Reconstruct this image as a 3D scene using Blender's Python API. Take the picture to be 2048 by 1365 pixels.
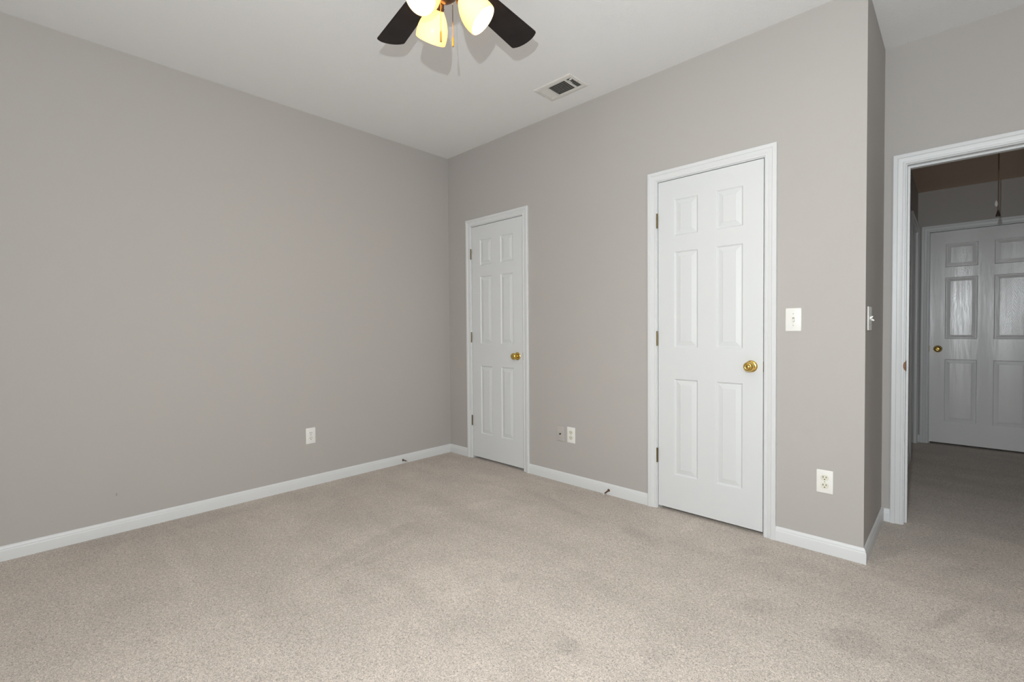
import bpy, bmesh, math
from mathutils import Vector, Matrix

# ------------------------------------------------------------------ camera, light, exposure
sc = bpy.context.scene
for o in list(bpy.data.objects):
    bpy.data.objects.remove(o)
C = sc.collection
PI = math.pi
W_PX, H_PX, F_PX = 2048, 1365, 936.865

yaw, pitch, roll = 2.3329, -0.0215, -0.0079
fw = Vector((math.cos(yaw) * math.cos(pitch), math.sin(yaw) * math.cos(pitch), math.sin(pitch)))
rt = fw.cross(Vector((0, 0, 1))).normalized()
up = rt.cross(fw)
rt2 = rt * math.cos(roll) + up * math.sin(roll)
up2 = up * math.cos(roll) - rt * math.sin(roll)
cam_d = bpy.data.cameras.new('camera')
cam = bpy.data.objects.new('camera', cam_d)
C.objects.link(cam)
cam_d.sensor_fit = 'HORIZONTAL'
cam_d.sensor_width = 36.0
cam_d.lens = F_PX / W_PX * 36.0
cam_d.clip_start = 0.02
m = Matrix.Identity(4)
for i in range(3):
    m[i][0], m[i][1], m[i][2] = rt2[i], up2[i], -fw[i]
m.translation = Vector((3.461, -2.778, 1.1331))
cam.matrix_world = m
sc.camera = cam

wd = bpy.data.worlds.new('world')
sc.world = wd
wd.use_nodes = True
wd.node_tree.nodes['Background'].inputs[0].default_value = (0.75, 0.85, 1.0, 1)
wd.node_tree.nodes['Background'].inputs[1].default_value = 0.3

sc.view_settings.view_transform = 'Standard'
sc.view_settings.look = 'None'
sc.view_settings.gamma = 1.0
sc.view_settings.use_curve_mapping = False
sc.view_settings.exposure = 0.0
sc.cycles.use_denoising = True
sc.cycles.max_bounces = 10
sc.cycles.diffuse_bounces = 8
sc.cycles.transparent_max_bounces = 12
sc.cycles.sample_clamp_indirect = 6.0

FLASH_W = 126.0          # on-camera flash, above the lens
FILL_W = 22.0        # fill light from an unseen window added behind the camera
BULB = 290.0            # fan lamp bulbs

fl = bpy.data.lights.new('camera_flash', 'POINT')
fl.energy = FLASH_W
fl.shadow_soft_size = 0.009
fl.color = (0.94, 0.985, 1.0)
flo = bpy.data.objects.new('camera_flash', fl)
flo.location = (3.4005, -2.7986, 1.4371)
C.objects.link(flo)

WX0, WX1, WZ0, WZ1 = 3.00, 4.10, 0.80, 2.45      # added window opening, unseen, placed for its fill light
al = bpy.data.lights.new('window_fill', 'AREA')
al.shape = 'RECTANGLE'
al.size, al.size_y = WX1 - WX0, WZ1 - WZ0
al.energy = FILL_W
al.color = (0.90, 0.96, 1.0)
alo = bpy.data.objects.new('window_fill', al)
alo.location = ((WX0 + WX1) / 2, -3.60, (WZ0 + WZ1) / 2)
alo.rotation_euler = (PI / 2, 0, 0)        # the light shines along +Y into the room
C.objects.link(alo)

# ------------------------------------------------------------------ materials
def lin(c):
    return tuple(((v / 255) / 12.92 if v / 255 <= 0.04045 else ((v / 255 + 0.055) / 1.055) ** 2.4) for v in c)


def mat(name, col, rough=0.5, metal=0.0, spec=0.5, bump=None, var=None, coat=0.0):
    """bump = (scale, strength, distance, detail, distortion); var = (scale, amount)"""
    mt = bpy.data.materials.new(name)
    mt.use_nodes = True
    nt = mt.node_tree
    b = nt.nodes['Principled BSDF']
    b.inputs['Base Color'].default_value = (*col, 1)
    b.inputs['Roughness'].default_value = rough
    b.inputs['Metallic'].default_value = metal
    b.inputs['Specular IOR Level'].default_value = spec
    b.inputs['Coat Weight'].default_value = coat
    tc = nt.nodes.new('ShaderNodeTexCoord')
    if bump:
        n = nt.nodes.new('ShaderNodeTexNoise')
        n.inputs['Scale'].default_value = bump[0]
        n.inputs['Detail'].default_value = bump[3]
        n.inputs['Distortion'].default_value = bump[4]
        nt.links.new(tc.outputs['Object'], n.inputs['Vector'])
        bp = nt.nodes.new('ShaderNodeBump')
        bp.inputs['Strength'].default_value = bump[1]
        bp.inputs['Distance'].default_value = bump[2]
        nt.links.new(n.outputs['Fac'], bp.inputs['Height'])
        nt.links.new(bp.outputs['Normal'], b.inputs['Normal'])
    if var:
        n = nt.nodes.new('ShaderNodeTexNoise')
        n.inputs['Scale'].default_value = var[0]
        n.inputs['Detail'].default_value = 3
        nt.links.new(tc.outputs['Object'], n.inputs['Vector'])
        r = nt.nodes.new('ShaderNodeMapRange')
        r.inputs['From Min'].default_value = 0.3
        r.inputs['From Max'].default_value = 0.7
        r.inputs['To Min'].default_value = 1 - var[1]
        r.inputs['To Max'].default_value = 1 + var[1]
        nt.links.new(n.outputs['Fac'], r.inputs['Value'])
        mx = nt.nodes.new('ShaderNodeVectorMath')
        mx.operation = 'SCALE'
        mx.inputs[0].default_value = col
        nt.links.new(r.outputs['Result'], mx.inputs['Scale'])
        nt.links.new(mx.outputs['Vector'], b.inputs['Base Color'])
    return mt


WALL_C = (0.458, 0.438, 0.420)
M_wall = mat('wall_paint', WALL_C, 0.75, spec=0.25, bump=(260, 0.10, 0.002, 3, 0), var=(1.2, 0.012))
M_ceil = mat('ceiling_paint', (0.80, 0.808, 0.812), 0.9, spec=0.1, bump=(55, 0.22, 0.004, 5, 2.5))
M_hceil = mat('hall_ceiling_brown', (0.62, 0.50, 0.40), 0.9, spec=0.1, bump=(55, 0.22, 0.004, 5, 2.5))  # same texture as the bedroom ceiling, browner base colour
M_trim = mat('trim_paint', (0.695, 0.712, 0.722), 0.38, spec=0.45, var=(3, 0.008))
M_door = mat('door_paint', (0.680, 0.700, 0.710), 0.42, spec=0.4, bump=(120, 0.05, 0.001, 3, 0))
M_plast = mat('white_plastic', (0.82, 0.82, 0.79), 0.3, spec=0.5, var=(30, 0.01))
M_bezel = mat('bezel_grey', (0.36, 0.36, 0.32), 0.4, var=(30, 0.02))
M_ivory = mat('ivory_plastic', (0.72, 0.71, 0.60), 0.3, spec=0.5, var=(30, 0.01))
M_painted_plate = mat('painted_plate', (0.49, 0.465, 0.445), 0.45, spec=0.4, var=(20, 0.01))
M_brass = mat('polished_brass', (0.70, 0.49, 0.14), 0.16, metal=1.0, var=(40, 0.05))
M_hinge = mat('antique_brass', (0.20, 0.155, 0.075), 0.32, metal=1.0, var=(200, 0.15))
M_bronze = mat('door_stop_bronze', (0.13, 0.06, 0.028), 0.35, metal=0.6, spec=0.5, var=(200, 0.2))
M_rubber = mat('rubber_tip', (0.62, 0.60, 0.56), 0.6, var=(100, 0.03))
M_slot = mat('slot_dark', (0.015, 0.013, 0.012), 0.6, var=(80, 0.1))
M_screw = mat('screw_metal', (0.5, 0.5, 0.46), 0.35, metal=0.8, var=(200, 0.1))
M_blade = mat('espresso_blade', (0.012, 0.009, 0.009), 0.5, spec=0.3, bump=(60, 0.05, 0.001, 3, 0), var=(14, 0.25))
M_fanmetal = mat('bronze_fan_metal', (0.10, 0.062, 0.040), 0.3, metal=0.85, var=(30, 0.2))
M_vent = mat('vent_enamel', (0.70, 0.69, 0.66), 0.4, spec=0.45, var=(40, 0.02))
M_duct = mat('duct_shade', (0.035, 0.032, 0.028), 0.7, var=(40, 0.2))
M_cord = mat('cord_cotton', (0.20, 0.14, 0.09), 0.8, var=(300, 0.2))
M_tassel = mat('cord_knob_wood', (0.045, 0.03, 0.022), 0.5, var=(200, 0.2))


def wood_grain_door():
    """white paint over an embossed cathedral grain centred on each panel column"""
    mt = mat('hall_door_paint', (0.83, 0.835, 0.84), 0.24, spec=0.9)
    nt = mt.node_tree
    N, Lk = nt.nodes, nt.links
    b = N['Principled BSDF']
    tc = N.new('ShaderNodeTexCoord')
    sp = N.new('ShaderNodeSeparateXYZ')
    Lk.new(tc.outputs['Object'], sp.inputs[0])

    def mth(op, *ar):
        n = N.new('ShaderNodeMath')
        n.operation = op
        for i, v in enumerate(ar):
            if isinstance(v, (int, float)):
                n.inputs[i].default_value = v
            else:
                Lk.new(v, n.inputs[i])
        return n.outputs[0]

    mp = N.new('ShaderNodeMapping')
    mp.inputs['Scale'].default_value = (14, 1, 2.5)
    Lk.new(tc.outputs['Object'], mp.inputs['Vector'])
    nz = N.new('ShaderNodeTexNoise')
    nz.inputs['Scale'].default_value = 1.6
    nz.inputs['Detail'].default_value = 4
    Lk.new(mp.outputs['Vector'], nz.inputs['Vector'])
    d = mth('SUBTRACT', 0.164, mth('PINGPONG', mth('SUBTRACT', sp.outputs['X'], 0.055), 0.164))
    arch = mth('ADD', mth('MULTIPLY', d, 2.0), mth('MULTIPLY', mth('MULTIPLY', d, d), 26.0))
    f = mth('ADD', mth('ADD', sp.outputs['Z'], arch), mth('MULTIPLY', nz.outputs['Fac'], 0.22))
    wv = mth('SINE', mth('MULTIPLY', f, 260.0))
    fine = N.new('ShaderNodeTexNoise')
    fine.inputs['Scale'].default_value = 90
    mp2 = N.new('ShaderNodeMapping')
    mp2.inputs['Scale'].default_value = (1, 1, 0.08)
    Lk.new(tc.outputs['Object'], mp2.inputs['Vector'])
    Lk.new(mp2.outputs['Vector'], fine.inputs['Vector'])
    h = mth('ADD', mth('MULTIPLY', wv, 0.5), mth('MULTIPLY', fine.outputs['Fac'], 0.25))
    bp = N.new('ShaderNodeBump')
    bp.inputs['Strength'].default_value = 0.25
    bp.inputs['Distance'].default_value = 0.0006
    Lk.new(h, bp.inputs['Height'])
    Lk.new(bp.outputs['Normal'], b.inputs['Normal'])
    return mt


M_halldoor = wood_grain_door()


def left_wall_mat():
    """wall paint with one small scuff"""
    mt = mat('wall_paint_scuffed', WALL_C, 0.75, spec=0.25, bump=(260, 0.10, 0.002, 3, 0))
    nt = mt.node_tree
    b = nt.nodes['Principled BSDF']
    tc = nt.nodes.new('ShaderNodeTexCoord')
    nz = nt.nodes.new('ShaderNodeTexNoise')
    nz.inputs['Scale'].default_value = 60
    nt.links.new(tc.outputs['Object'], nz.inputs['Vector'])
    off = nt.nodes.new('ShaderNodeVectorMath')
    off.operation = 'SUBTRACT'
    off.inputs[1].default_value = (0, -2.4221, 0.2187)
    nt.links.new(tc.outputs['Object'], off.inputs[0])
    ad = nt.nodes.new('ShaderNodeVectorMath')
    ad.operation = 'MULTIPLY'
    ad.inputs[1].default_value = (0, 200, 75)
    nt.links.new(off.outputs['Vector'], ad.inputs[0])
    ln = nt.nodes.new('ShaderNodeVectorMath')
    ln.operation = 'LENGTH'
    nt.links.new(ad.outputs['Vector'], ln.inputs[0])
    sm = nt.nodes.new('ShaderNodeMath')
    sm.operation = 'ADD'
    nt.links.new(ln.outputs['Value'], sm.inputs[0])
    nt.links.new(nz.outputs['Fac'], sm.inputs[1])
    r = nt.nodes.new('ShaderNodeMapRange')
    r.inputs['From Min'].default_value = 0.5
    r.inputs['From Max'].default_value = 1.5
    r.inputs['To Min'].default_value = 0.62
    r.inputs['To Max'].default_value = 1.0
    nt.links.new(sm.outputs['Value'], r.inputs['Value'])
    mx = nt.nodes.new('ShaderNodeVectorMath')
    mx.operation = 'SCALE'
    mx.inputs[0].default_value = WALL_C
    nt.links.new(r.outputs['Result'], mx.inputs['Scale'])
    nt.links.new(mx.outputs['Vector'], b.inputs['Base Color'])
    return mt


M_wall_left = left_wall_mat()

# pile marks left in the carpet: (x, y, half length, half width, angle, amount)
PILE = []


def carpet_mat():
    mt = bpy.data.materials.new('carpet')
    mt.use_nodes = True
    nt = mt.node_tree
    N, Lk = nt.nodes, nt.links
    b = N['Principled BSDF']
    b.inputs['Roughness'].default_value = 0.95
    b.inputs['Specular IOR Level'].default_value = 0.1
    b.inputs['Sheen Weight'].default_value = 0.15
    tc = N.new('ShaderNodeTexCoord')

    def math_(op, a, c=None, clamp=False):
        n = N.new('ShaderNodeMath')
        n.operation = op
        n.use_clamp = clamp
        for i, v in enumerate((a, c)):
            if v is None:
                continue
            if isinstance(v, (int, float)):
                n.inputs[i].default_value = v
            else:
                Lk.new(v, n.inputs[i])
        return n.outputs[0]

    def noise(scale, detail=2, dist=0.0, vec=None):
        n = N.new('ShaderNodeTexNoise')
        n.inputs['Scale'].default_value = scale
        n.inputs['Detail'].default_value = detail
        n.inputs['Distortion'].default_value = dist
        Lk.new(vec or tc.outputs['Object'], n.inputs['Vector'])
        return n.outputs['Fac']

    def rng(v, a, b_, c, d):
        n = N.new('ShaderNodeMapRange')
        n.inputs['From Min'].default_value = a
        n.inputs['From Max'].default_value = b_
        n.inputs['To Min'].default_value = c
        n.inputs['To Max'].default_value = d
        Lk.new(v, n.inputs['Value'])
        return n.outputs['Result']

    yarn = noise(165, 2, 1.6)
    fine = noise(420, 2, 0.5)
    speck = math_('ADD', math_('MULTIPLY', yarn, 0.7), math_('MULTIPLY', fine, 0.3))
    tint = rng(speck, 0.37, 0.60, 0.50, 1.24)
    # broad pile shading
    mp = N.new('ShaderNodeMapping')
    mp.inputs['Rotation'].default_value = (0, 0, 0.9)
    mp.inputs['Scale'].default_value = (0.8, 3.0, 1)
    Lk.new(tc.outputs['Object'], mp.inputs['Vector'])
    broad = rng(noise(1.3, 3, 0.6, mp.outputs['Vector']), 0.38, 0.62, 0.955, 1.045)
    patch = rng(noise(4.2, 2, 0.8), 0.40, 0.62, 1.025, 0.965)
    tot = math_('MULTIPLY', math_('MULTIPLY', tint, broad), patch)
    edge = noise(14, 3, 0.5)
    for (x, y, hl, hw, ang, amt) in PILE:
        mp = N.new('ShaderNodeMapping')
        mp.vector_type = 'TEXTURE'
        mp.inputs['Location'].default_value = (x, y, 0)
        mp.inputs['Rotation'].default_value = (0, 0, math.radians(ang))
        mp.inputs['Scale'].default_value = (hl, hw, 1e3)
        Lk.new(tc.outputs['Object'], mp.inputs['Vector'])
        ln = N.new('ShaderNodeVectorMath')
        ln.operation = 'LENGTH'
        Lk.new(mp.outputs['Vector'], ln.inputs[0])
        v = math_('ADD', ln.outputs['Value'], math_('MULTIPLY', math_('SUBTRACT', edge, 0.5), 0.9))
        f = rng(v, 0.65, 1.10, 1 + amt * 1.7, 1.0)
        tot = math_('MULTIPLY', tot, f)
    sc_ = N.new('ShaderNodeVectorMath')
    sc_.operation = 'SCALE'
    sc_.inputs[0].default_value = (0.585, 0.518, 0.458)
    Lk.new(tot, sc_.inputs['Scale'])
    Lk.new(sc_.outputs['Vector'], b.inputs['Base Color'])
    bp = N.new('ShaderNodeBump')
    bp.inputs['Strength'].default_value = 0.7
    bp.inputs['Distance'].default_value = 0.006
    Lk.new(speck, bp.inputs['Height'])
    Lk.new(bp.outputs['Normal'], b.inputs['Normal'])
    return mt


PILE += [
    (1.212, -1.524, 0.417, 0.067, 103.674, -0.055),
    (1.339, -1.519, 0.216, 0.049, 93.248, -0.05),
    (1.229, -1.225, 0.09, 0.131, 85.385, -0.04),
    (3.207, -0.725, 0.112, 0.101, 46.435, -0.09),
    (2.458, -1.451, 0.057, 0.049, 56.535, -0.08),
    (1.977, -1.248, 0.055, 0.041, 66.351, -0.07),
    (2.714, -0.228, 0.11, 0.056, 54.031, -0.06),
    (2.878, -0.722, 0.079, 0.056, 64.958, -0.06),
    (3.441, -0.301, 0.178, 0.025, 69.528, -0.08),
    (3.381, -0.665, 0.074, 0.058, -22.155, -0.06),
    (3.594, -0.315, 0.071, 0.081, -35.888, -0.06),
    (2.715, -1.264, 0.067, 0.038, 65.039, -0.05),
    (2.73, -0.731, 0.053, 0.025, 75.831, 0.06),
    (2.352, -0.103, 0.169, 0.041, 90.948, 0.05),
    (1.089, -0.463, 0.206, 0.074, -0.876, 0.06),
    (1.826, -1.493, 0.424, 0.24, 77.592, 0.04),
    (3.207, 0.223, 0.175, 0.048, 70.005, -0.07),
    (0.111, -2.206, 0.493, 0.153, 87.118, -0.05),
    (1.233, -0.706, 0.152, 0.076, 77.836, 0.04),
    (2.996, -0.329, 0.134, 0.08, 3.368, 0.04),
    (2.209, -0.453, 0.176, 0.058, -19.461, -0.05),
    (1.362, -2.26, 0.219, 0.054, 83.714, 0.03),
    (1.521, -0.378, 0.36, 0.055, -11.743, -0.05),
    (3.469, 0.197, 0.221, 0.06, 60.544, -0.05),
]
M_carpet = carpet_mat()

# ------------------------------------------------------------------ mesh helpers
def new_bm():
    return bmesh.new()


def box(bm, x0, y0, z0, x1, y1, z1, bev=0.0, seg=2):
    vs = [bm.verts.new(p) for p in ((x0, y0, z0), (x1, y0, z0), (x1, y1, z0), (x0, y1, z0),
                                    (x0, y0, z1), (x1, y0, z1), (x1, y1, z1), (x0, y1, z1))]
    fs = [bm.faces.new([vs[i] for i in f]) for f in
          ((3, 2, 1, 0), (4, 5, 6, 7), (0, 1, 5, 4), (1, 2, 6, 5), (2, 3, 7, 6), (3, 0, 4, 7))]
    if bev > 0:
        es = list({e for f in fs for e in f.edges})
        bmesh.ops.bevel(bm, geom=es, offset=bev, segments=seg, profile=0.5, affect='EDGES')
    return bm


def lathe(bm, prof, origin=(0, 0, 0), axis=(0, 0, 1), seg=32, cap0=True, cap1=True):
    """prof: list of (distance along axis, radius)"""
    a = Vector(axis).normalized()
    t = Vector((0, 0, 1)) if abs(a.z) < 0.9 else Vector((1, 0, 0))
    u = a.cross(t).normalized()
    v = a.cross(u)
    o = Vector(origin)
    rings = []
    for d, r in prof:
        rings.append([bm.verts.new(o + a * d + (u * math.cos(2 * PI * k / seg) + v * math.sin(2 * PI * k / seg)) * r)
                      for k in range(seg)])
    for r0, r1 in zip(rings, rings[1:]):
        for k in range(seg):
            bm.faces.new((r0[k], r0[(k + 1) % seg], r1[(k + 1) % seg], r1[k]))
    if cap0:
        bm.faces.new(list(reversed(rings[0])))
    if cap1:
        bm.faces.new(rings[-1])
    return bm


def tube(bm, pts, r, seg=10):
    pts = [Vector(p) for p in pts]
    rings = []
    for i, p in enumerate(pts):
        d = (pts[min(i + 1, len(pts) - 1)] - pts[max(i - 1, 0)]).normalized()
        t = Vector((0, 0, 1)) if abs(d.z) < 0.9 else Vector((1, 0, 0))
        u = d.cross(t).normalized()
        v = d.cross(u)
        rr = r[i] if isinstance(r, (list, tuple)) else r
        rings.append([bm.verts.new(p + (u * math.cos(2 * PI * k / seg) + v * math.sin(2 * PI * k / seg)) * rr)
                      for k in range(seg)])
    for r0, r1 in zip(rings, rings[1:]):
        for k in range(seg):
            bm.faces.new((r0[k], r0[(k + 1) % seg], r1[(k + 1) % seg], r1[k]))
    bm.faces.new(list(reversed(rings[0])))
    bm.faces.new(rings[-1])
    return bm


def sweep(bm, path, prof, to3d):
    """path: 2D points; prof: (offset to the LEFT of travel, height); mitred corners"""
    n = len(path)
    P = [Vector(p) for p in path]
    offs = []
    for i in range(n):
        ns = []
        if i > 0:
            d = (P[i] - P[i - 1]).normalized()
            ns.append(Vector((-d.y, d.x)))
        if i < n - 1:
            d = (P[i + 1] - P[i]).normalized()
            ns.append(Vector((-d.y, d.x)))
        if len(ns) == 1:
            offs.append(ns[0])
        else:
            s = ns[0] + ns[1]
            offs.append(s / (1 + ns[0].dot(ns[1])))
    rings = []
    for p, o in zip(P, offs):
        rings.append([bm.verts.new(to3d(p + o * a, b)) for a, b in prof])
    k = len(prof)
    for r0, r1 in zip(rings, rings[1:]):
        for j in range(k):
            bm.faces.new((r0[j], r0[(j + 1) % k], r1[(j + 1) % k], r1[j]))
    bm.faces.new(rings[0])
    bm.faces.new(list(reversed(rings[-1])))
    return bm


def obj(name, bm, m_, parent=None, smooth=False, loc=None):
    bmesh.ops.recalc_face_normals(bm, faces=bm.faces)
    me = bpy.data.meshes.new(name)
    bm.to_mesh(me)
    bm.free()
    me.materials.append(m_)
    if smooth:
        for p in me.polygons:
            p.use_smooth = True
        try:
            me.set_sharp_from_angle(angle=math.radians(38))
        except Exception:
            pass
    o = bpy.data.objects.new(name, me)
    C.objects.link(o)
    if parent:
        o.parent = parent
    if loc:
        o.location = loc
    return o


def tag(o, label, cat, group=None, kind=None):
    o['label'] = label
    o['category'] = cat
    if group:
        o['group'] = group
    if kind:
        o['kind'] = kind
    return o


def thing(name, label, cat, loc=(0, 0, 0), rotz=0.0, group=None, kind=None):
    o = bpy.data.objects.new(name, None)
    o.empty_display_size = 0.1
    C.objects.link(o)
    o.location = loc
    o.rotation_euler = (0, 0, rotz)
    return tag(o, label, cat, group, kind)


def copy_tree(o, parent=None):
    c = o.copy()
    C.objects.link(c)
    if parent:
        c.parent = parent
    for ch in list(o.children):
        copy_tree(ch, c)
    return c


# ------------------------------------------------------------------ the room shell
HC = 2.7407          # bedroom ceiling
HH = 2.4575          # hallway ceiling
X1, Y1 = 3.138, 0.707
XR, YN = 4.20, -3.42
HX0, HX1, HY0, HY1 = 3.158, 4.16, 0.822, 3.345
SLAB_T = 2.052
OPEN_T = SLAB_T + 0.021
D1 = (0.3231, 0.9288)
D2 = (2.0870, 2.6925)
D3 = (3.2450, 4.0070)
D4 = (3.2535, 4.0195)
D5 = (2.487, 3.249)   # along y, in the hallway's left wall


def wall(name, label, spans, m_, axis='x'):
    """spans: boxes"""
    bm = new_bm()
    for s in spans:
        box(bm, *s)
    return tag(obj(name, bm, m_), label, 'wall', kind='structure')


def opened(a0, a1, b0, b1, z1, openings, axis):
    """wall from a0..a1 along its length, b0..b1 thick, with door openings"""
    out = []
    cur = a0
    for (o0, o1) in openings:
        out.append((cur, 0, o0, z1))
        out.append((o0, OPEN_T, o1, z1))
        cur = o1
    out.append((cur, 0, a1, z1))
    if axis == 'x':
        return [(p, b0, q, r, b1, s) for p, q, r, s in out]
    return [(b0, p, q, b1, r, s) for p, q, r, s in out]


fl_bm = box(new_bm(), -0.1, YN - 0.1, -0.06, XR + 0.1, HY1 + 0.45, 0.0)
tag(obj('floor', fl_bm, M_carpet), 'beige cut pile carpet with vacuum marks across bedroom and hallway', 'carpet floor', kind='structure')
ce = new_bm()
box(ce, -0.1, YN - 0.1, HC, XR + 0.1, Y1 + 0.115, HC + 0.1)
tag(obj('ceiling', ce, M_ceil), 'white lightly textured bedroom ceiling around the fan', 'ceiling', kind='structure')
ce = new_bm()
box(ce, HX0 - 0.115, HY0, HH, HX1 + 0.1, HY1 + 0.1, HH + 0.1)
tag(obj('ceiling_hall', ce, M_hceil), 'lower brown hallway ceiling beyond the doorway', 'ceiling', kind='structure')

wall('wall_left', 'long blank greige wall at left of the room', [(-0.1, YN - 0.1, 0, 0, 0.115, HC)], M_wall_left)
wall('wall_back', 'greige wall with the two closed closet doors',
     opened(0, X1, 0, 0.115, HC, [(D1[0] - .021, D1[1] + .021), (D2[0] - .021, D2[1] + .021)], 'x'), M_wall)
wall('wall_alcove', 'narrow shaded side wall beside the open doorway', [(X1 - 0.115, 0.115, 0, X1, Y1, HC)], M_wall)
wall('wall_entry', 'set back wall around the open doorway to the hall',
     opened(X1 - 0.115, XR + 0.1, Y1, HY0, HC, [(D3[0] - .021, D3[1] + .021)], 'x'), M_wall)
wall('wall_right', 'greige wall on the right behind the frame edge', [(XR, YN - 0.1, 0, XR + 0.1, Y1, HC)], M_wall)
wall('wall_front', 'greige wall behind the camera with an added window',
     [(0, YN - 0.1, 0, WX0, YN, HC), (WX1, YN - 0.1, 0, XR, YN, HC), (WX0, YN - 0.1, 0, WX1, YN, WZ0),
      (WX0, YN - 0.1, WZ1, WX1, YN, HC)], M_wall)
wall('wall_hall_left', 'narrow sliver of hallway left wall with a doorway',
     opened(HY0, HY1 + 0.1, HX0 - 0.115, HX0, HH, [(D5[0] - .021, D5[1] + .021)], 'y'), M_wall)
wall('wall_hall_right', 'hallway right wall out of frame', [(HX1, HY0, 0, HX1 + 0.1, HY1 + 0.1, HH)], M_wall)
wall('wall_hall_end', 'dim hallway end wall above the far white door',
     opened(HX0, HX1, HY1, HY1 + 0.1, HH, [(D4[0] - .021, D4[1] + .021)], 'x'), M_wall)
# closets behind the two closed doors, closed boxes
wall('wall_closet', 'closet walls behind the closed closet doors',
     [(-0.1, 0.80, 0, X1 - 0.115, 0.90, HC), (1.4, 0.115, 0, 1.5, 0.80, HC)], M_wall)
ce = box(new_bm(), HX0 - 0.115, HY1 + 0.35, 0, HX1 + 0.1, HY1 + 0.45, HH)
ce = box(ce, HX0 - 0.115, HY1 + 0.1, 0, HX0 - 0.015, HY1 + 0.35, HH)
ce = box(ce, HX1, HY1 + 0.1, 0, HX1 + 0.1, HY1 + 0.35, HH)
ce = box(ce, HX0 - 0.115, HY1 + 0.1, HH, HX1 + 0.1, HY1 + 0.45, HH + 0.1)
tag(obj('wall_beyond', ce, M_wall), 'wall beyond the far hallway door', 'wall', kind='structure')

# ------------------------------------------------------------------ baseboards
BH = 0.0745
BASE = [(0, 0), (0.012, 0), (0.012, 0.050), (0.0112, 0.054), (0.0095, 0.056), (0.0095, 0.060), (0.0080, 0.066),
        (0.0050, 0.071), (0.0020, BH), (0, BH)]


def base(name, path, label):
    bm = new_bm()
    sweep(bm, path, BASE, lambda p, h: (p.x, p.y, h))
    return tag(obj(name, bm, M_trim, smooth=True), label, 'baseboard', kind='structure')


CW = 0.057
base('baseboard_left', [(0, 0.0), (0, YN)][::-1][::-1], 'white baseboard along the long left wall')
base('baseboard_corner', [(D1[0] - .009 - CW, 0), (0.0125, 0)], 'short white baseboard between corner and narrow closet door')
base('baseboard_back', [(D2[0] - .009 - CW, 0), (D1[1] + .009 + CW, 0)], 'white baseboard between the two closet doors')
base('baseboard_alcove', [(X1, Y1), (X1, 0), (D2[1] + .009 + CW, 0)], 'white baseboard wrapping the outside corner by the doorway')
base('baseboard_entry', [(D3[0] - .009 - CW, Y1), (X1 + 0.0125, Y1)], 'tiny white baseboard beside the entry casing')
base('baseboard_entry_right', [(XR, Y1), (D3[1] + .009 + CW, Y1)], 'white baseboard right of the entry casing')
base('baseboard_right', [(XR, YN), (XR, Y1 - 0.0125)], 'white baseboard along the right wall')
base('baseboard_front', [(0.0125, YN), (XR - 0.0125, YN)], 'white baseboard under the added window')
base('baseboard_hall_end', [(D4[0] - .009 - CW, HY1), (HX0, HY1)], 'tiny hallway baseboard beside the far door casing')
base('baseboard_hall_left', [(HX0, D5[0] - .009 - CW), (HX0, HY0)], 'hallway baseboard on the left wall')

# ------------------------------------------------------------------ doors
CASING = [(0, 0), (0, .0075), (.002, .0092), (.0115, .0095), (.0135, .0072), (.0165, .0085), (.030, .0122), (.0335, .0125),
          (.0365, .0162), (.0535, .0170), (.057, .0145), (.057, 0)]


def casing_bm(w, side=1, y=0.0):
    """local: wall plane y, room side = -y; the slab spans 0..w"""
    xl, xr, zt = -0.0095, w + 0.0095, SLAB_T + 0.0095
    bm = new_bm()
    sweep(bm, [(xr, 0), (xr, zt), (xl, zt), (xl, 0)], [(-a, b) for a, b in CASING],
          lambda p, h: (p.x, y - side * h, p.y))
    return bm


def slab_bm(w, cols, front=0.0, thick=0.035):
    rows = [(0.232, 0.830), (1.023, 1.612), (1.708, 1.932)]
    xs = sorted({0.0, w} | {v for c in cols for v in c})
    zs = sorted({0.020, SLAB_T} | {v for r in rows for v in r})
    bm = new_bm()
    for i in range(len(xs) - 1):
        for j in range(len(zs) - 1):
            x0, x1, z0, z1 = xs[i], xs[i + 1], zs[j], zs[j + 1]
            pan = any(abs(c[0] - x0) < 1e-6 for c in cols) and any(abs(r[0] - z0) < 1e-6 for r in rows)

            def ring(ins, dep):
                return [bm.verts.new(p) for p in ((x0 + ins, front + dep, z0 + ins), (x1 - ins, front + dep, z0 + ins),
                                                  (x1 - ins, front + dep, z1 - ins), (x0 + ins, front + dep, z1 - ins))]
            r0 = ring(0, 0)
            if pan:
                for ins, dep in ((.003, .0015), (.006, .0055), (.009, .0075), (.012, .0075), (.036, .0022), (.038, .0012)):
                    r1 = ring(ins, dep)
                    for k in range(4):
                        bm.faces.new((r0[k], r0[(k + 1) % 4], r1[(k + 1) % 4], r1[k]))
                    r0 = r1
            bm.faces.new(r0)
    bmesh.ops.remove_doubles(bm, verts=bm.verts, dist=1e-5)
    # sides and back
    bnd = [e for e in bm.edges if len(e.link_faces) == 1]
    ret = bmesh.ops.extrude_edge_only(bm, edges=bnd)
    vs = [v for v in ret['geom'] if isinstance(v, bmesh.types.BMVert)]
    for v in vs:
        v.co.y = front + thick
    es = [e for e in ret['geom'] if isinstance(e, bmesh.types.BMEdge) and all(abs(v.co.y - front - thick) < 1e-6 for v in e.verts)]
    bmesh.ops.contextual_create(bm, geom=es)
    return bm


COLS24 = [(0.104, 0.250), (0.3555, 0.5015)]
COLS30 = [(0.107, 0.331), (0.435, 0.659)]


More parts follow.
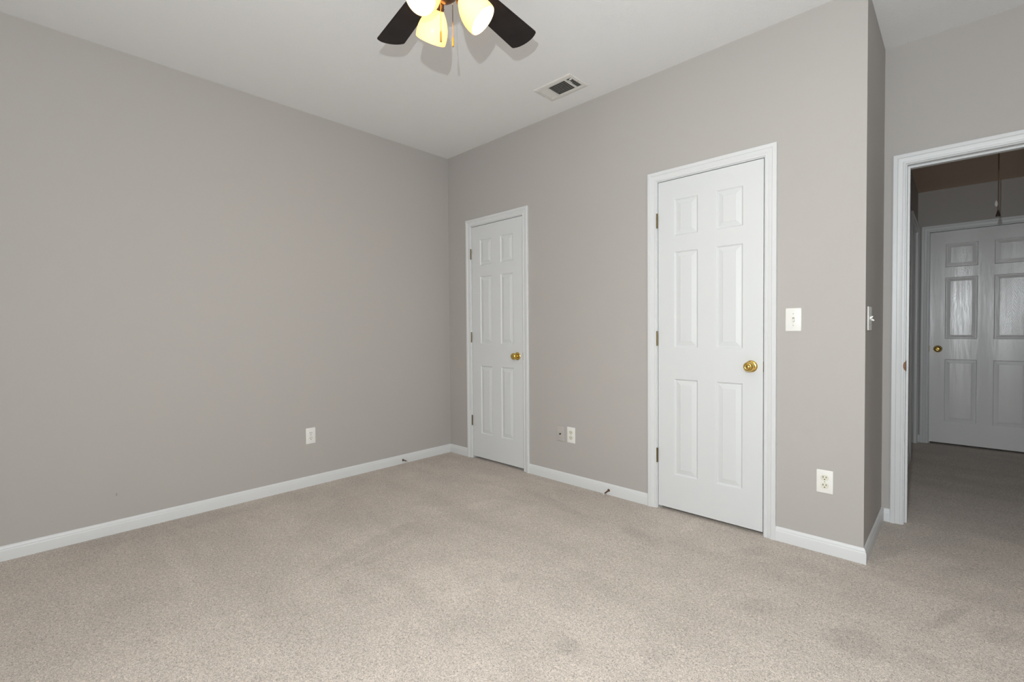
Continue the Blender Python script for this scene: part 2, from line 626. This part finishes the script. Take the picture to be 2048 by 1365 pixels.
def knob_parts(parent, x, z, y=0.0):
    k = obj('door_knob', lathe(new_bm(), [(0.0, .0095), (.022, .0095), (.024, .012), (.027, .019), (.031, .0245), (.038, .0272),
                                          (.046, .0262), (.052, .0225), (.0555, .0175), (.0562, .0155), (.0550, .0135),
                                          (.0550, .0080), (.0562, .0060), (.0562, .001)],
                               (x, y - 0.006, z), (0, -1, 0), 40), M_brass, parent, smooth=True)
    r = obj('rosette', lathe(new_bm(), [(0, .0325), (.002, .0325), (.005, .0300), (.0075, .0240), (.0085, .0150), (.0085, .0100)],
                             (x, y, z), (0, -1, 0), 40), M_brass, k, smooth=True)
    return k


def hinge(parent, x, z):
    h = obj('hinge', lathe(new_bm(), [(-.046, .0025), (-.0445, .0052), (-.0272, .0052), (-.0268, .0045), (-.0264, .0052), (-.009, .0052),
                                      (-.0088, .0045), (-.0084, .0052), (.009, .0052), (.0094, .0045), (.0098, .0052), (.0270, .0052), (.0274, .0045), (.0278, .0052),
                                      (.0445, .0052), (.046, .0025)], (x - 0.0035, -0.0085, z), (0, 0, 1), 16), M_hinge, parent, smooth=True)
    bm = new_bm()
    box(bm, x - .0115, -0.006, z - .0445, x - .0045, -0.0035, z + .0445)
    obj('hinge_leaf', bm, M_hinge, h)
    return h


def door(n, label, x0, x1, yw, rot, cols, slab=True, recess=0.0015, stop_y=0.0375, hinges=True, knob=True, m_slab=None,
         depth=0.115, strike=None, back_casing=False, m_trim=None, kn_left=False):
    w = x1 - x0
    mt = m_trim or M_trim
    loc = (x0, yw, 0) if rot == 0 else (yw, x0, 0)
    t = thing('door_%d' % n, label, 'door', loc, rot, kind='structure')
    obj('casing', casing_bm(w), mt, t, smooth=True)
    if back_casing:
        obj('casing', casing_bm(w, -1, depth), mt, t, smooth=True)
    bm = new_bm()
    g = .0045
    box(bm, -g - .018, 0, 0, -g, depth, SLAB_T + g)
    box(bm, w + g, 0, 0, w + g + .018, depth, SLAB_T + g)
    box(bm, -g - .018, 0, SLAB_T + g, w + g + .018, depth, SLAB_T + g + .018)
    obj('jamb', bm, mt, t)
    bm = new_bm()
    s0, s1 = stop_y, stop_y + 0.034
    box(bm, -g, s0, 0, -g + .011, s1, SLAB_T + g)
    box(bm, w + g - .011, s0, 0, w + g, s1, SLAB_T + g)
    box(bm, -g + .011, s0, SLAB_T + g - .011, w + g - .011, s1, SLAB_T + g)
    obj('stop_moulding', bm, mt, t)
    if slab:
        s = obj('slab', slab_bm(w, cols, recess), m_slab or M_door, t)
        if knob:
            knob_parts(s, 0.0600 if kn_left else w - 0.0600, 0.9275, recess)
    if hinges:
        for z in (1.816, 1.079, 0.3395):
            hinge(t, 0, z)
    if strike:
        sx = strike
        bm = new_bm()
        box(bm, sx - .0014, -0.0012, 0.899, sx + .0014, 0.03, 0.957, 0.0006, 1)
        obj('strike_plate', bm, M_hinge, t)
    return t


d1 = door(1, 'narrow closed white six panel closet door near the room corner', D1[0], D1[1], 0, 0, COLS24, strike=(D1[1] - D1[0]) + .0022)
d2 = door(2, 'closed white six panel closet door left of the single light switch', D2[0], D2[1], 0, 0, COLS24, strike=(D2[1] - D2[0]) + .0022)
d3 = door(3, 'open bedroom doorway with white casing and stop, leading to hall', D3[0], D3[1], Y1, 0, None, slab=False, hinges=False,
          stop_y=0.042, back_casing=True)
bm = new_bm()
box(bm, -.0032, 0.006, 0.885, -.0018, 0.030, 0.945, 0.0005, 1)
ell = [(-.0030 - .0105 * math.sin(PI * k / 12), 0.915 - .0245 * math.cos(PI * k / 12)) for k in range(13)]
fr = [bm.verts.new((x, -.0108, z)) for x, z in ell]
bk = [bm.verts.new((x, -.0096, z)) for x, z in ell]
bm.faces.new(fr)
bm.faces.new(list(reversed(bk)))
for k in range(13):
    bm.faces.new((fr[k], fr[(k + 1) % 13], bk[(k + 1) % 13], bk[k]))
obj('strike_plate', bm, M_bronze, d3)
d4 = door(4, 'white six panel door with wood grain closing the dim hallway', D4[0], D4[1], HY1, 0, COLS30, hinges=False, m_slab=M_halldoor,
          kn_left=True, strike=-.0022, depth=0.1)
d5 = door(5, 'sliver of white doorway on the hallway left wall', D5[0], D5[1], HX0, PI / 2, COLS30, recess=0.079, stop_y=0.044,
          hinges=False, knob=False)

# ------------------------------------------------------------------ unseen window added behind the camera for fill light
t = thing('added_window_1', 'unseen white window added behind the camera for fill light', 'window', ((WX0 + WX1) / 2, YN, WZ0), PI, kind='structure')
hw, hz = (WX1 - WX0) / 2, WZ1 - WZ0
bm = new_bm()
for a, b_ in ((-hw, -hw + .04), (hw - .04, hw), (-.02, .02)):
    box(bm, a, 0.03, 0, b_, 0.09, hz)
for a, b_ in ((0, .04), (hz - .04, hz), (hz / 2 - .02, hz / 2 + .02)):
    box(bm, -hw, 0.035, a, hw, 0.085, b_)
obj('window_frame', bm, M_trim, t)
gm = bpy.data.materials.new('window_glass')
gm.use_nodes = True
nt = gm.node_tree
nt.nodes.clear()
o_ = nt.nodes.new('ShaderNodeOutputMaterial')
mx = nt.nodes.new('ShaderNodeMixShader')
tr = nt.nodes.new('ShaderNodeBsdfTransparent')
gl = nt.nodes.new('ShaderNodeBsdfGlossy')
gl.inputs['Roughness'].default_value = 0.02
mx.inputs[0].default_value = 0.06
nt.links.new(tr.outputs[0], mx.inputs[1])
nt.links.new(gl.outputs[0], mx.inputs[2])
nt.links.new(mx.outputs[0], o_.inputs[0])
obj('pane', box(new_bm(), -hw + .04, 0.058, 0.04, hw - .04, 0.062, hz - .04), gm, t)
bm = new_bm()
box(bm, -hw - .03, -0.03, -0.02, hw + .03, 0.03, 0.0, .004)
obj('window_sill', bm, M_trim, t)

# ------------------------------------------------------------------ wall plates
def plate_bm(w, h, bev=.0035):
    bm = new_bm()
    box(bm, -w / 2, -.0055, -h / 2, w / 2, 0, h / 2, bev, 3)
    return bm


def rrect(bm, cx, cz, w, h, flat, y0, y1, seg=24):
    """round receptacle face with flattened top and bottom"""
    pts = []
    for k in range(seg):
        a = 2 * PI * k / seg
        pts.append((cx + math.cos(a) * w / 2, cz + max(-flat / 2, min(flat / 2, math.sin(a) * h / 2))))
    f = [bm.verts.new((x, y0, z)) for x, z in pts]
    g = [bm.verts.new((x, y1, z)) for x, z in pts]
    bm.faces.new(f)
    for k in range(seg):
        bm.faces.new((f[k], f[(k + 1) % seg], g[(k + 1) % seg], g[k]))
    bm.faces.new(list(reversed(g)))


def screw(parent, x, z, m_=None, r=.0030):
    s = obj('screw', lathe(new_bm(), [(0, r), (.0008, r), (.0013, r * .6)], (x, -.0055, z), (0, -1, 0), 12), m_ or M_screw, parent, smooth=True)
    return s


def outlet(loc, rot, label, face=None, group='duplex power outlets low on the walls'):
    t = thing('power_outlet', label, 'outlet', loc, rot, group)
    obj('cover_plate', plate_bm(.0715, .117), M_plast, t, smooth=True)
    for s in (1, -1):
        bm = new_bm()
        rrect(bm, 0, s * .0195, .0345, .0345, .0285, -.0078, -.001)
        r = obj('receptacle', bm, face or M_plast, t)
        for sx, hh in ((-.0065, .0085), (.0065, .0070)):
            b2 = new_bm()
            box(b2, sx - .0015, -.0082, s * .0195 + .004 - hh / 2, sx + .0015, -.0070, s * .0195 + .004 + hh / 2)
            obj('slot', b2, M_slot, r)
        b2 = lathe(new_bm(), [(0, .0026), (.0006, .0026)], (0, -.0076, s * .0195 - .0075), (0, -1, 0), 12)
        obj('slot', b2, M_slot, r)
    screw(t, 0, 0)
    return t


outlet((0, -1.3165, 0.3705), PI / 2, 'white power outlet low on the long left wall')
outlet((1.4055, 0, 0.3635), 0, 'white power outlet right beside the wall coloured cable plate', M_ivory)
outlet((2.9791, 0, 0.3625), 0, 'white power outlet with ivory sockets below the single light switch', M_ivory)

t = thing('cable_plate', 'wall coloured cable plate with dark centre jack beside an outlet', 'cable plate', (1.3077, 0, 0.3595), 0)
obj('cover_plate', plate_bm(.0690, .113), M_painted_plate, t, smooth=True)
j = obj('coaxial_jack', lathe(new_bm(), [(0, .0062), (.003, .0062), (.003, .0046), (.010, .0046), (.010, .0030)], (0, -.0055, 0), (0, -1, 0), 12), M_slot, t)
screw(t, 0, .042, M_painted_plate)
screw(t, 0, -.042, M_painted_plate)


def toggle(parent, x, z, upw):
    bm = new_bm()
    box(bm, x - .0052, -.0066, z - .012, x + .0052, -.0050, z + .012, .0006, 1)
    obj('toggle_bezel', bm, M_bezel, parent)
    bm = new_bm()
    s = 1 if upw else -1
    a, b_ = (x - .0042, x + .0042)
    pts = [(-.005, z - s * .006), (-.005, z + s * .007), (-.0175, z + s * .0125), (-.0195, z + s * .0075)]
    lo = [bm.verts.new((a, y, zz)) for y, zz in pts]
    hi = [bm.verts.new((b_, y, zz)) for y, zz in pts]
    bm.faces.new(lo)
    bm.faces.new(list(reversed(hi)))
    for k in range(4):
        bm.faces.new((lo[k], lo[(k + 1) % 4], hi[(k + 1) % 4], hi[k]))
    bmesh.ops.bevel(bm, geom=list(bm.edges), offset=.0008, segments=2, affect='EDGES')
    obj('toggle', bm, M_plast, parent, smooth=True)


t = thing('light_switch', 'single white toggle light switch right of the second closet door', 'light switch', (2.8370, 0, 1.1803), 0)
obj('cover_plate', plate_bm(.0725, .1205, .0045), M_plast, t, smooth=True)
toggle(t, 0, 0, False)
screw(t, 0, .030)
screw(t, 0, -.030)

t = thing('light_switch', 'double toggle light switch on the dark narrow alcove wall', 'light switch', (X1, 0.118, 1.1803), PI / 2)
obj('cover_plate', plate_bm(.116, .117, .0045), M_plast, t, smooth=True)
toggle(t, -.023, 0, True)
toggle(t, .023, 0, False)
for sx in (-.023, .023):
    screw(t, sx, .030)
    screw(t, sx, -.030)

# ------------------------------------------------------------------ door stops
def door_stop(loc, rot, label, droop=0.0):
    t = thing('door_stop', label, 'door stop', loc, rot, 'bronze baseboard door stops')
    d = Vector((0, -1, -droop)).normalized()
    obj('base', lathe(new_bm(), [(0, .0095), (.002, .0095), (.006, .0070), (.009, .0045)], (0, 0, 0), d, 20), M_bronze, t, smooth=True)
    prof = [(.008, .0040)]
    for k in range(18):
        prof += [(.010 + k * .0028, .0042 if k % 2 else .0050)]
    obj('spring', lathe(new_bm(), prof, (0, 0, 0), d, 14), M_bronze, t, smooth=True)
    obj('tip', lathe(new_bm(), [(.057, .0055), (.059, .0064), (.068, .0064), (.071, .0050)], (0, 0, 0), d, 16), M_rubber, t, smooth=True)
    return t


door_stop((1.729, -.012, .0325), 0, 'door stop on the baseboard between the two closet doors', .16)
door_stop((.012, -.5336, .0300), PI / 2, 'small door stop on the left wall baseboard near the corner', -.04)

# ------------------------------------------------------------------ ceiling register
VX0, VX1, VY0, VY1 = 1.3870, 1.6905, -0.3795, -0.1803
t = thing('ceiling_vent', 'white rectangular metal air register in the ceiling', 'vent', ((VX0 + VX1) / 2, (VY0 + VY1) / 2, HC))
vw, vh = (VX1 - VX0) / 2, (VY1 - VY0) / 2
iw0, iw1, ih = -.128, .128, .0655      # opening
bm = new_bm()
# frame as four mitred sides of a folded flange
def vring(ax, ay, z):
    return [bm.verts.new(p) for p in ((-ax, -ay, z), (ax, -ay, z), (ax, ay, z), (-ax, ay, z))]
rs = [vring(vw, vh, 0), vring(vw, vh, -.003), vring(vw - .004, vh - .004, -.0065), vring(vw - .016, vh - .016, -.0085),
      vring(.130, .0665, -.0085), vring(.1285, .065, -.0070), vring(.1285, .065, 0)]
for r0, r1 in zip(rs, rs[1:]):
    for k in range(4):
        bm.faces.new((r0[k], r0[(k + 1) % 4], r1[(k + 1) % 4], r1[k]))
# the two division bars
for a, b_ in ((-.0660, -.0570), (.0795, .0905)):
    box(bm, a, -.066, -.0088, b_, .066, -.002)
obj('frame', bm, M_vent, t)
bm = new_bm()
box(bm, -.128, -.065, -.0012, .128, .065, -.0004)
obj('duct_shade_sheet', bm, M_duct, t)  # flat dark sheet, its colour stands in for shade inside the duct


def slat(x0, y0, x1, y1, w, tilt):
    """a tilted strip between two points, w deep"""
    d = Vector((x1 - x0, y1 - y0, 0)).normalized()
    n = Vector((-d.y, d.x, 0))
    a = n * math.cos(tilt) * w / 2 + Vector((0, 0, math.sin(tilt) * w / 2))
    k = n * -math.sin(tilt) * .0004 + Vector((0, 0, math.cos(tilt) * .0004))
    b = new_bm()
    cz = Vector((0, 0, -.0050))
    P, Q = Vector((x0, y0, 0)) + cz, Vector((x1, y1, 0)) + cz
    vs = [b.verts.new(v) for v in (P - a - k, P + a - k, P + a + k, P - a + k, Q - a - k, Q + a - k, Q + a + k, Q - a + k)]
    for f in ((0, 1, 2, 3), (7, 6, 5, 4), (0, 4, 5, 1), (1, 5, 6, 2), (2, 6, 7, 3), (3, 7, 4, 0)):
        b.faces.new([vs[i] for i in f])
    return b


for k in range(8):
    y = -.057 + k * .0163
    obj('louver', slat(-.057, y, .0795, y, .0080, math.radians(38)), M_vent, t)
for k in range(4):
    x = -.119 + k * .0150
    obj('louver', slat(x, -.065, x, .065, .0112, math.radians(-20)), M_vent, t)
for k in range(3):
    x = .0975 + k * .0120
    obj('louver', slat(x, -.065, x, .065, .0070, math.radians(45)), M_vent, t)
bm = new_bm()
box(bm, .100, -.050, -.0115, .106, -.012, -.0095)
box(bm, .112, -.058, -.0135, .128, -.048, -.0060, .001, 1)
obj('damper_lever', bm, M_vent, t)
for sx in (-.141, .141):
    obj('screw', lathe(new_bm(), [(0, .0032), (.001, .0032), (.0018, .0015)], (sx, 0, -.0083), (0, 0, -1), 12), M_screw, t)

# ------------------------------------------------------------------ ceiling fan
FX, FY, FZ = 2.0616, -1.6617, 2.4802
fan = thing('ceiling_fan', 'dark five blade ceiling fan with three lit glass shades', 'ceiling fan', (FX, FY, 0))
obj('canopy', lathe(new_bm(), [(0, .070), (-.012, .070), (-.030, .060), (-.040, .030)], (0, 0, HC), (0, 0, 1), 40), M_fanmetal, fan, smooth=True)
obj('downrod', lathe(new_bm(), [(0, .013), (-.09, .013)], (0, 0, HC - .03), (0, 0, 1), 20), M_fanmetal, fan, smooth=True)
obj('motor_housing', lathe(new_bm(), [(.150, .020), (.148, .040), (.140, .075), (.125, .098), (.100, .108), (.060, .110), (.035, .100), (.022, .080),
                                      (.012, .060)], (0, 0, FZ), (0, 0, 1), 48), M_fanmetal, fan, smooth=True)
obj('switch_housing', lathe(new_bm(), [(.014, .052), (-.010, .055), (-.045, .050), (-.060, .040), (-.075, .046), (-.098, .044), (-.112, .026), (-.118, .008)],
                            (0, 0, FZ), (0, 0, 1), 40), M_fanmetal, fan, smooth=True)

TH0 = math.radians(169.69)
PITCH = math.radians(-10.84)


def blade_bm():
    r0, r1 = 0.150, 0.530
    w0, w1 = 0.112, 0.1346
    out = []
    nseg = 10
    rc = .010
    # +side edge out to the tip, bulged tip, back along -side, rounded root
    for s_ in (1,):
        out.append((r0 + .012, w0 / 2 - .004))
    out.append((r1 - rc, w1 / 2))
    out.append((r1 - rc * .3, w1 / 2 - rc * .3))
    for k in range(1, nseg):
        u = 1 - 2 * k / nseg
        out.append((r1 + .016 * (1 - u * u), u * (w1 / 2 - .003)))
    out.append((r1 - rc * .3, -w1 / 2 + rc * .3))
    out.append((r1 - rc, -w1 / 2))
    out.append((r0 + .012, -w0 / 2 + .004))
    out.append((r0, -w0 / 2 + .020))
    out.append((r0 - .004, 0))
    out.append((r0, w0 / 2 - .020))
    bm = new_bm()
    lo = [bm.verts.new((x, y, -.003)) for x, y in out]
    hi = [bm.verts.new((x, y, .003)) for x, y in out]
    bm.faces.new(list(reversed(lo)))
    bm.faces.new(hi)
    n = len(out)
    for k in range(n):
        bm.faces.new((lo[k], lo[(k + 1) % n], hi[(k + 1) % n], hi[k]))
    bmesh.ops.bevel(bm, geom=[e for e in bm.edges if abs(e.verts[0].co.z - e.verts[1].co.z) < 1e-6], offset=.0012, segments=2, affect='EDGES')
    return bm


def iron_bm():
    bm = new_bm()
    box(bm, .055, -.014, .004, .150, .014, .010, .002, 1)
    box(bm, .140, -.040, .0035, .200, .040, .0075, .002, 1)
    return bm


bl = obj('blade', blade_bm(), M_blade, fan, smooth=True)
ir = obj('blade_iron', iron_bm(), M_fanmetal, bl)
for k in range(5):
    th = TH0 - math.radians(72) * k
    if k:
        b2 = bl.copy()
        C.objects.link(b2)
        i2 = ir.copy()
        C.objects.link(i2)
        i2.parent = b2
    else:
        b2 = bl
    b2.location = (0, 0, FZ)
    b2.rotation_euler = (PITCH, 0, th)

# light kit: three shades
glass = bpy.data.materials.new('amber_frosted_glass')
glass.use_nodes = True
nt = glass.node_tree
nt.nodes.clear()
o_ = nt.nodes.new('ShaderNodeOutputMaterial')
tl = nt.nodes.new('ShaderNodeBsdfTranslucent')
df = nt.nodes.new('ShaderNodeBsdfDiffuse')
gs = nt.nodes.new('ShaderNodeBsdfGlossy')
gs.inputs['Roughness'].default_value = 0.15
nz = nt.nodes.new('ShaderNodeTexNoise')
nz.inputs['Scale'].default_value = 14
tcn = nt.nodes.new('ShaderNodeTexCoord')
cr = nt.nodes.new('ShaderNodeValToRGB')
cr.color_ramp.elements[0].color = (0.92, 0.72, 0.40, 1)
cr.color_ramp.elements[1].color = (0.95, 0.80, 0.52, 1)
nt.links.new(tcn.outputs['Object'], nz.inputs['Vector'])
nt.links.new(nz.outputs['Fac'], cr.inputs['Fac'])
nt.links.new(cr.outputs['Color'], tl.inputs['Color'])
df.inputs['Color'].default_value = (0.85, 0.80, 0.68, 1)
m1 = nt.nodes.new('ShaderNodeMixShader')
m1.inputs[0].default_value = 0.45
nt.links.new(tl.outputs[0], m1.inputs[1])
nt.links.new(df.outputs[0], m1.inputs[2])
m2 = nt.nodes.new('ShaderNodeMixShader')
m2.inputs[0].default_value = 0.012
nt.links.new(m1.outputs[0], m2.inputs[1])
nt.links.new(gs.outputs[0], m2.inputs[2])
nt.links.new(m2.outputs[0], o_.inputs[0])

bulb = bpy.data.materials.new('lit_bulb')
bulb.use_nodes = True
nt = bulb.node_tree
nt.nodes.clear()
o_ = nt.nodes.new('ShaderNodeOutputMaterial')
em = nt.nodes.new('ShaderNodeEmission')
em.inputs['Color'].default_value = (1.0, 0.74, 0.46, 1)
em.inputs['Strength'].default_value = BULB
nt.links.new(em.outputs[0], o_.inputs[0])

NECK_R, NECK_Z, RIM_R, RIM_Z = 0.063, 2.377, 0.142, 2.295
for k in range(3):
    ph = math.radians(165.08 + 120 * k)
    er = Vector((math.cos(ph), math.sin(ph), 0))
    nk = er * NECK_R + Vector((0, 0, NECK_Z))
    rim = er * RIM_R + Vector((0, 0, RIM_Z))
    ax = (rim - nk).normalized()
    Ln = (rim - nk).length
    st = nk - ax * .012
    arm = obj('lamp_arm', tube(new_bm(), [er * .030 + Vector((0, 0, 2.412)), er * .046 + Vector((0, 0, 2.408)), nk - ax * .030], .009, 12), M_fanmetal, fan, smooth=True)
    obj('lamp_socket', lathe(new_bm(), [(-.034, .010), (-.032, .018), (-.010, .0205), (-.004, .0225), (-.004, .0245), (.004, .0245), (.006, .0215)], nk, ax, 28),
        M_fanmetal, arm, smooth=True)
    prof = [(.000, .0205), (.004, .0225), (.012, .0285), (.024, .0375), (.040, .0470), (.058, .0545), (.076, .0590), (.094, .0605), (.108, .0600), (Ln, .0590)]
    inner = [(d, r - .0026) for d, r in reversed(prof)]
    sh = obj('lamp_shade', lathe(new_bm(), prof + inner, nk, ax, 48, cap0=False, cap1=False), glass, arm, smooth=True)
    obj('bulb', lathe(new_bm(), [(.006, .010), (.020, .013), (.034, .022), (.050, .0275), (.062, .0265), (.072, .020), (.078, .010), (.0795, .002)], nk, ax, 24),
        bulb, arm, smooth=True)

for (x, y, z) in ((2.0310, -1.5980, 2.2367), (2.0770, -1.6925, 2.1950)):
    lx, ly = x - FX, y - FY
    ch = obj('pull_chain', tube(new_bm(), [(lx, ly, z + .040), (lx, ly, 2.398), (lx * .80, ly * .80, 2.408), (lx * .45, ly * .45, 2.410)], .0012, 8), M_brass, fan, smooth=True)
    obj('chain_fob', lathe(new_bm(), [(0, .0022), (.002, .0038), (.030, .0038), (.036, .0030), (.042, .0012)], (lx, ly, z), (0, 0, 1), 16), M_brass, ch, smooth=True)

# ------------------------------------------------------------------ attic pull cord in the hall
cx, cy = 3.6604, 2.20
t = thing('pull_cord', 'thin pull cord hanging from the hallway ceiling', 'pull cord', (cx, cy, HH))
obj('cord', tube(new_bm(), [(0, 0, 0), (.001, 0, -.25), (0, 0, -.465)], .0035, 8), M_cord, t, smooth=True)
obj('bead', lathe(new_bm(), [(-.022, .003), (-.015, .0075), (0, .0090), (.014, .0070), (.022, .003)], (-.010, -.004, -.415), (0, 0, 1), 16), M_plast, t, smooth=True)
obj('knob', lathe(new_bm(), [(0, .0125), (.006, .0125), (.030, .007), (.045, .003)], (0, 0, -.510), (0, 0, 1), 20), M_tassel, t, smooth=True)
